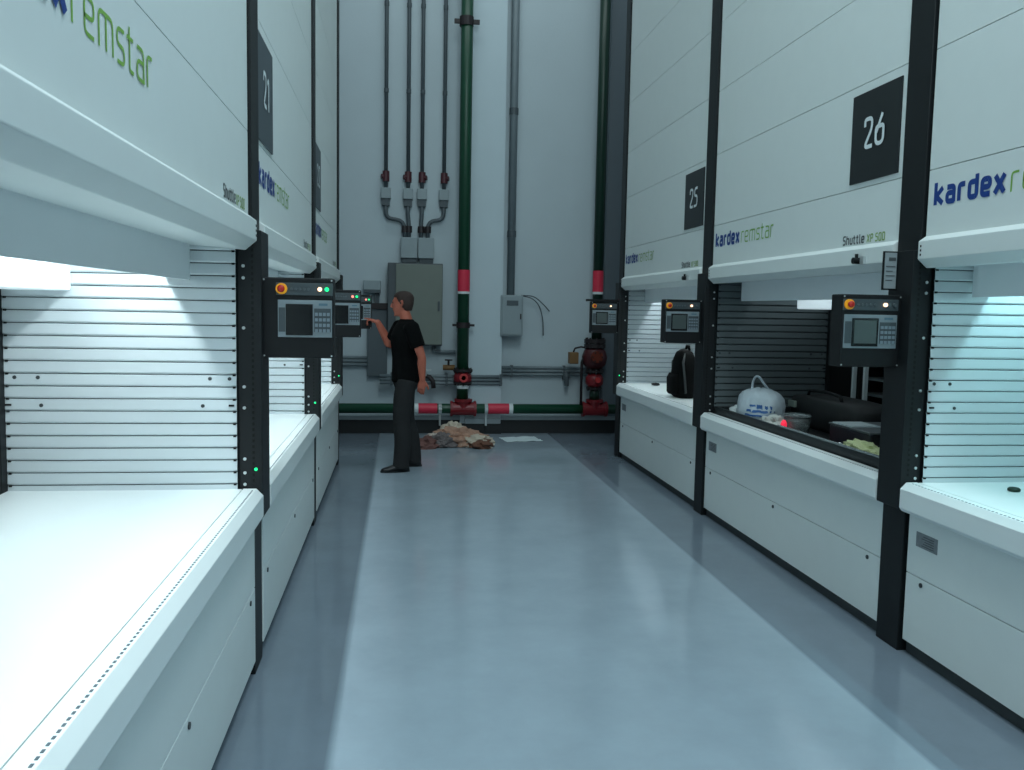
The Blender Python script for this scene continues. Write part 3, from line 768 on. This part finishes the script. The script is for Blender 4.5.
# dark device box with bright lid edge, right side
t = thing('dark_device_box', (2.86, 4.80, TZ), 'dark equipment box with a bright top edge near the right of the open bay', 'box')
MB().box(2.66, 3.06, 4.55, 5.02, TZ, TZ+.13).build('box_body', mat('device_dark', '#1b1d26', .5), t, bevel=.01)
MB().box(2.655, 3.065, 4.545, 5.025, TZ+.13, TZ+.142).build('box_lid', mat('device_lid', '#52595c', .4), t, bevel=.003)
MB().box(2.67, 2.86, 4.78, 5.00, TZ+.142, TZ+.148).build('lid_sticker', mat('foil_white', '#dde8ea', .25), t)
o = crumple('silver_foil_ball', (2.535, 4.66, TZ), (.035, .035, .042), mat('foil', '#cdd6d8', .2, metal=.6), 44, 'small silver foil ball in front of the dark equipment box', 'foil', sub=3, amp=.25)
o = crumple('yellow_green_cloth', (2.63, 4.52, TZ), (.09, .17, .055), mat('cloth_lime', '#c3cb98', .7, var=.15), 47, 'pale yellow-green crumpled cloth at the right end of the open bay', 'cloth', sub=4)
o = MB().box(2.470, 2.489, 4.05, 5.35, .885, .893).build('silver_strip', mat('strip_silver', '#bfcaca', .25, metal=.6)); tag(o, 'long silver metal strip lying along the front rim of the tray', 'strip'); recenter(o)
# black backpack on machine 25
def backpack(c):
    t = thing('backpack', c, 'black backpack standing upright on the worktop of machine 25', 'backpack')
    blk = mat('nylon_black', '#060707', .8, spec=.15, bump=.15, bscale=30)
    n = 32; rg = []
    for z, wy, wx in ((0, .13, .075), (.02, .155, .095), (.12, .165, .11), (.25, .155, .10), (.36, .135, .085), (.42, .10, .065), (.445, .05, .03)):
        rg.append([(c[0]+wx*math.copysign(abs(math.cos(2*PI*j/n))**.7, math.cos(2*PI*j/n)), c[1]+wy*math.copysign(abs(math.sin(2*PI*j/n))**.7, math.sin(2*PI*j/n)), c[2]+z) for j in range(n)])
    MB().rings(rg).build('pack_body', blk, t, smooth=True)
    rg = []
    for z, wy, wx in ((.03, .10, .03), (.05, .12, .04), (.18, .12, .045), (.22, .11, .02)):
        rg.append([(c[0]-.10+wx*math.cos(2*PI*j/n), c[1]+wy*math.copysign(abs(math.sin(2*PI*j/n))**.6, math.sin(2*PI*j/n)), c[2]+z) for j in range(n)])
    MB().rings(rg).build('front_pocket', blk, t, smooth=True)
    MB().tube([(c[0]+.03, c[1]-.05, c[2]+.43), (c[0]+.03, c[1]-.03, c[2]+.475), (c[0]+.03, c[1]+.03, c[2]+.475), (c[0]+.03, c[1]+.05, c[2]+.43)], .012, 8).build('grab_handle', blk, t, smooth=True)
    for sy in (-1, 1):
        MB().tube([(c[0]-.02, c[1]+sy*.09, c[2]+.40), (c[0]-.06, c[1]+sy*.15, c[2]+.33), (c[0]-.05, c[1]+sy*.175, c[2]+.2), (c[0]-.03, c[1]+sy*.165, c[2]+.05)], [(.022, .008)]*4, 8).build('shoulder_strap', mat('strap_grey', '#33393a', .6), t, smooth=True)
backpack((2.62, 7.70, .833))
o = crumple('yellow_scrap', (2.56, 6.93, .833), (.03, .05, .012), mat('scrap_ochre', '#a58a4a', .6), 51, 'small ochre scrap lying in front of the backpack on machine 25', 'scrap', sub=3)
o = crumple('dark_scrap', (2.72, 8.9, .833), (.04, .03, .018), PANELB, 52, 'small dark scrap at the far end of the worktop of machine 25', 'scrap', sub=3)
t = thing('tape_puck', (2.785, 3.54, .833), 'small dark green round puck on the worktop of the nearest right machine', 'puck')
MB().rings([[(2.785+r*math.cos(2*PI*j/20), 3.54+r*math.sin(2*PI*j/20), .833+z) for j in range(20)] for r, z in [(.022, 0), (.027, .004), (.027, .012), (.021, .018), (.008, .019)]]).build('puck_body', mat('puck_green', '#0f2d20', .5), t, smooth=True)

# ------------------------------------------------------------------ the man
SKIN = mat('skin', '#ad5f4a', .55, var=.08, scale=14)
SHIRT = mat('shirt_black', '#070809', .9, spec=.12, var=.1, bump=.3, bscale=18)
TROUS = mat('trousers_charcoal', '#28292a', .85, spec=.2, var=.12, bump=.4, bscale=14)
SHOE = mat('shoe_black', '#111315', .45)
HAIR = mat('hair_dark_brown', '#33241f', .75, var=.25, scale=60, bump=.5, bscale=120)
def limb(mb, pts, rad, n=16, k=5):
    """tapered limb with rounded ends through joints"""
    P = catmull([list(p)+[] for p in pts], k)
    R = [r.x for r in catmull([(r, 0, 0) for r in rad], k)]
    d0 = (P[0]-P[1]).normalized(); d1 = (P[-1]-P[-2]).normalized()
    pre = [P[0]+d0*R[0]*.75, P[0]+d0*R[0]*.45]; post = [P[-1]+d1*R[-1]*.45, P[-1]+d1*R[-1]*.75]
    mb.tube(pre+P+post, [R[0]*.55, R[0]*.85]+R+[R[-1]*.85, R[-1]*.55], n)
def oval(cx, cy, z, rx, ry, n=28, p=1.0):
    return [(cx+rx*math.copysign(abs(math.cos(2*PI*j/n))**p, math.cos(2*PI*j/n)), cy+ry*math.copysign(abs(math.sin(2*PI*j/n))**p, math.sin(2*PI*j/n)), z) for j in range(n)]
def fuse(mb, name, m, parent, voxel, sm=4, fac=.5):
    o = mb.build(name, m, None)
    r = o.modifiers.new('r', 'REMESH'); r.mode = 'VOXEL'; r.voxel_size = voxel
    s_ = o.modifiers.new('s', 'SMOOTH'); s_.iterations = sm; s_.factor = fac
    dg = bpy.context.evaluated_depsgraph_get()
    me = bpy.data.meshes.new_from_object(o.evaluated_get(dg))
    o.modifiers.clear(); old = o.data; o.data = me; bpy.data.meshes.remove(old); me.name = name
    for p in me.polygons: p.use_smooth = True
    if not me.materials: me.materials.append(m)
    o.parent = parent; ORG[o] = (0,0,0)
    return o
man = thing('person', (.055, 8.60, 0), 'man in black t-shirt and dark trousers pressing a control panel on the left', 'person')
man.rotation_euler.z = math.radians(95)
ORG[man] = (0, 0, 0)
# local axes: +y forward, +x his right, z up
def build_man():
    Rs = Vector((.18, .03, 1.43)); Re = Vector((.30, .13, 1.235)); Rw = Vector((.235, .258, 1.465))   # reaching arm
    Ls = Vector((-.18, -.035, 1.43)); Le = Vector((-.225, -.135, 1.15)); Lw = Vector((-.20, -.150, .915))  # hanging arm
    Rh = Vector((.095, .0, .90)); Rk = Vector((.125, -.02, .49)); Ra = Vector((.145, -.10, .085))
    Lh = Vector((-.095, .0, .90)); Lk = Vector((-.12, .055, .49)); La = Vector((-.14, .05, .085))
    b = MB()
    # trunk
    b.rings([oval(0, -.005, .80, .10, .085), oval(0, -.01, .86, .155, .11), oval(0, -.015, .93, .165, .12), oval(0, -.005, 1.02, .15, .108), oval(0, .0, 1.12, .145, .105),
             oval(0, .005, 1.25, .162, .12), oval(0, .005, 1.34, .175, .122), oval(0, -.005, 1.42, .175, .10), oval(0, -.012, 1.47, .12, .075), oval(0, -.01, 1.50, .07, .06)])
    limb(b, [(0, -.015, 1.44), (0, -.005, 1.51), (0, .015, 1.575)], [.066, .058, .056])
    # head: skull, face, jaw, nose, ears
    hb = MB()
    hb.rings([oval(0, .055, 1.528, .028, .03), oval(0, .052, 1.545, .045, .05), oval(0, .04, 1.575, .058, .072), oval(0, .03, 1.61, .066, .086), oval(0, .022, 1.655, .073, .096),
             oval(0, .016, 1.69, .076, .099), oval(0, .012, 1.725, .071, .092), oval(0, .010, 1.75, .053, .068), oval(0, .01, 1.765, .02, .03)])
    hb.tube([(0, .118, 1.668), (0, .132, 1.64), (0, .138, 1.628), (0, .12, 1.618)], [.008, .012, .015, .012], 10)
    hb.tube([(-.045, .10, 1.677), (0, .117, 1.681), (.045, .10, 1.677)], [.010, .012, .010], 8)   # brow
    hb.tube([(-.022, .108, 1.593), (0, .116, 1.594), (.022, .108, 1.593)], [.007, .010, .007], 8)   # lips
    hb.tube([(0, .09, 1.54), (0, .097, 1.548)], [.02, .018], 10)                                   # chin
    for sx in (-1, 1):
        hb.tube([(sx*.072, .012, 1.675), (sx*.083, .0, 1.68), (sx*.086, -.006, 1.66), (sx*.08, .002, 1.635), (sx*.07, .012, 1.625)], [.010, .012, .012, .011, .008], 8)
    HM = Matrix.Translation((0, .01, 0)) @ Matrix.Rotation(math.radians(-24), 4, 'Z')
    b.add([HM @ Vector(v) for v in hb.v], hb.f)
    # legs
    for h, k, a, sx in ((Rh, Rk, Ra, 1), (Lh, Lk, La, -1)):
        limb(b, [h, (h+k)/2+Vector((0, .012, 0)), k, (k+a)/2+Vector((0, -.015, .04)), a], [.088, .078, .056, .054, .038])
    for sh, el, wr in ((Rs, Re, Rw), (Ls, Le, Lw)):
        limb(b, [sh, (sh+el)/2, el, el.lerp(wr, .35), wr], [.050, .049, .041, .043, .029])
    # hands -------------------------------------------------
    def hand(w, d, pn, side, curls, thumb):
        d = d.normalized(); pn = (pn-d*pn.dot(d)).normalized(); sd = d.cross(pn)*side   # sd points to the thumb side
        # palm
        rg = []
        for t, hw, th in ((-.02, .026, .020), (.015, .032, .017), (.05, .040, .015), (.08, .042, .013), (.092, .038, .010)):
            c = w+d*t
            rg.append([tuple(c+sd*hw*math.cos(2*PI*j/16)+pn*th*math.sin(2*PI*j/16)) for j in range(16)])
        b.rings(rg)
        L = (.078, .086, .080, .062)
        for i in range(4):
            base = w+d*.082+sd*(.030-.020*i)
            c1, c2, c3 = curls[i]
            def rot(v, a): return (v*math.cos(a)+pn*math.sin(a))
            p = [base-d*.02, base]; ang = 0
            q = base
            for f, cc in ((.42, c1), (.32, c2), (.26, c3)):
                ang += cc; q = q+(d*math.cos(ang)+pn*math.sin(ang))*L[i]*f; p.append(q)
            b.tube(p, [.0095, .0095, .0088, .0082, .0066], 10)
        tb = w+d*.02+sd*.025
        td = (sd*.75+d*.75+pn*thumb).normalized()
        b.tube([tb-td*.01, tb+td*.03, tb+td*.058+d*.008, tb+td*.07+d*.026], [.015, .013, .0105, .008], 10)
    # reaching right hand: index finger out onto the panel, others curled
    dR = Vector((.35, 1, .32))
    hand(Rw, dR, Vector((0, .1, -1)), -1, [(.05, .1, .05), (.75, .9, .5), (.85, 1.0, .6), (.9, 1.0, .6)], .35)
    # hanging left hand, relaxed curl, palm toward the thigh
    hand(Lw, Vector((.05, .12, -1)), Vector((1, -.1, 0)), 1, [(.25, .35, .2), (.3, .4, .25), (.35, .45, .3), (.4, .5, .3)], .3)
    body = fuse(b, 'body', SKIN, man, .0062, sm=3)
    # t-shirt
    s = MB()
    s.rings([oval(0, -.012, .88, .182, .146), oval(0, -.012, .905, .183, .147), oval(0, -.01, .93, .182, .146), oval(0, -.004, 1.02, .172, .135), oval(0, .002, 1.12, .166, .128), oval(0, .006, 1.25, .178, .138),
             oval(0, .005, 1.34, .19, .14), oval(0, -.005, 1.41, .195, .122), oval(0, -.012, 1.457, .158, .10), oval(0, -.012, 1.487, .092, .075), oval(0, -.008, 1.503, .078, .068)])
    for sh, el in ((Rs, Re), (Ls, Le)):
        m_ = sh.lerp(el, .62)
        s.tube([sh+(sh-el)*.12, sh, sh.lerp(el, .3), m_, sh.lerp(el, .70)], [.062, .080, .078, .074, .072], 20)
    shirt = fuse(s, 't_shirt', SHIRT, man, .0085, sm=4)
    # trousers
    q = MB()
    q.rings([oval(0, -.01, .80, .12, .10), oval(0, -.012, .86, .178, .13), oval(0, -.012, .93, .176, .134), oval(0, -.008, .985, .160, .122)])
    for h, k, a, sx in ((Rh, Rk, Ra, 1), (Lh, Lk, La, -1)):
        P = catmull([h+Vector((0, -.008, .0)), (h+k)/2, k+Vector((0, -.01, 0)), (k+a)/2+Vector((0, -.02, .02)), a+Vector((0, -.005, .01)), a+Vector((0, .0, -.04))], 4)
        R = [r.x for r in catmull([(.102, 0, 0), (.098, 0, 0), (.082, 0, 0), (.082, 0, 0), (.080, 0, 0), (.084, 0, 0)], 4)]
        R = [r*(1+.035*noise.noise(Vector((i*.9, sx, 0)))) for i, r in enumerate(R)]
        q.tube(P, R, 20)
    fuse(q, 'trousers', TROUS, man, .0085, sm=3)
    MB().rings([oval(0, -.010, .962, .172, .132), oval(0, -.010, .996, .170, .130)]).build('belt', SHOE, man, smooth=True)
    # shoes
    for a, yaw in ((Ra, -.25), (La, .15)):
        sm_ = MB(); M = Matrix.Translation((a.x, a.y, 0)) @ Matrix.Rotation(yaw, 4, 'Z')
        rg = []
        for y, hw, top in ((-.085, .022, .05), (-.075, .036, .085), (-.03, .042, .105), (.03, .043, .095), (.08, .046, .07), (.13, .049, .055), (.17, .042, .045), (.195, .02, .032)):
            rg.append([tuple(M @ Vector((hw*math.cos(2*PI*j/20), y, max(0, top*.5+top*.5*1.0*math.sin(2*PI*j/20))))) for j in range(20)])
        sm_.rings(rg)
        so = sm_.build('shoe', SHOE, man, smooth=True)
        sl = MB(); rg = []
        for z in (0, .018):
            ring = []
            for j in range(24):
                an = 2*PI*j/24; yy = .055+.148*math.sin(an); hw = (.050 if yy > .05 else .044)
                ring.append(tuple(M @ Vector((hw*math.cos(an), yy, z))))
            rg.append(ring)
        sl.rings(rg).build('shoe_sole', PANELB, so)
    # hair cap: short crop over skull and nape
    h = MB(); rg = []
    nn = 40
    prof = [(1.585, .052, .060, -.012), (1.60, .060, .072, -.006), (1.62, .070, .085, .002), (1.64, .0765, .094, .006), (1.66, .080, .100, .009), (1.68, .0825, .104, .011),
            (1.70, .083, .106, .011), (1.72, .081, .1035, .011), (1.74, .074, .094, .010), (1.758, .060, .077, .010), (1.772, .040, .052, .010), (1.779, .015, .02, .01)]
    for z, rx, ry, cy_ in prof:
        ring = []
        for j in range(nn):
            an = 2*PI*j/nn; c_, s_ = math.cos(an), math.sin(an)
            q = max(0, min(1, (s_+.35)/1.1)); q = q*q*(3-2*q)
            lim = 1.58+.135*q
            t_ = max(0, min(1, (z-lim)/.012+.5))
            k = .80+.20*t_
            r = 1+.018*noise.noise(Vector((c_*7, s_*7, z*45)))
            ring.append(tuple(HM @ Vector((rx*c_*k*r, cy_+ry*s_*k*r, z))))
        rg.append(ring)
    h.rings(rg)
    fuse(h, 'hair', HAIR, man, .005, sm=2)
    for sx in (-1, 1):
        MB().tube([tuple(HM @ Vector((sx*.030, .104, 1.662))), tuple(HM @ Vector((sx*.030, .113, 1.662)))], [.011, .007], 10).build('eye', SHOE, man, smooth=True)
build_man()

# ------------------------------------------------------------------ light
w = bpy.data.worlds.new('hall'); scn.world = w; w.use_nodes = True
bg = w.node_tree.nodes['Background']; bg.inputs[0].default_value = (.58, .80, .95, 1); bg.inputs[1].default_value = .25
def area(name, loc, size, energy, target, col=(.82, .97, .99)):
    l = bpy.data.lights.new(name, 'AREA'); l.shape = 'RECTANGLE'; l.size, l.size_y = size; l.energy = energy; l.color = col
    o = bpy.data.objects.new(name, l); COL.objects.link(o); o.location = loc
    o.rotation_euler = (Vector(target)-Vector(loc)).to_track_quat('-Z', 'Y').to_euler(); return o
area('hall_or_tint_light', (.9, 1.5, 8.2), (1.6, 5), 250, (.9, 1.8, 0))
area('hall_or_tint_light', (2.0, .6, 6.4), (1.2, 3), 80, (-.63, 1.8, 2.2), (.48, .78, 1.0))  # added bluish light, no hall fitting; tints and brightens the left row
area('hall_or_tint_light', (.9, 8.9, 8.0), (5, .8), 60, (.9, 11.2, 4.6))
area('hall_or_tint_light', (.9, -2.6, 5.5), (3.5, 2.5), 90, (.9, 6, 2.2))

# ------------------------------------------------------------------ camera
f_ = 860.
dxv = Vector((.99152152, .00693521, .12975739)); dyv = Vector((-.12862285, -.08957662, .98763971)); upv = Vector((.01847272, -.99595579, -.08792512))
right = Vector((dxv[0], dyv[0], upv[0])); down = Vector((dxv[1], dyv[1], upv[1])); fwd = Vector((dxv[2], dyv[2], upv[2]))
M = Matrix((right, -down, -fwd)).transposed().to_4x4(); M.translation = (0, 0, 1.62)
cd = bpy.data.cameras.new('camera'); cd.sensor_width = 36; cd.lens = f_*36/1024; cd.clip_start = .05
co = bpy.data.objects.new('camera', cd); COL.objects.link(co); co.matrix_world = M
scn.camera = co
scn.view_settings.view_transform = 'Standard'
scn.view_settings.look = 'None'
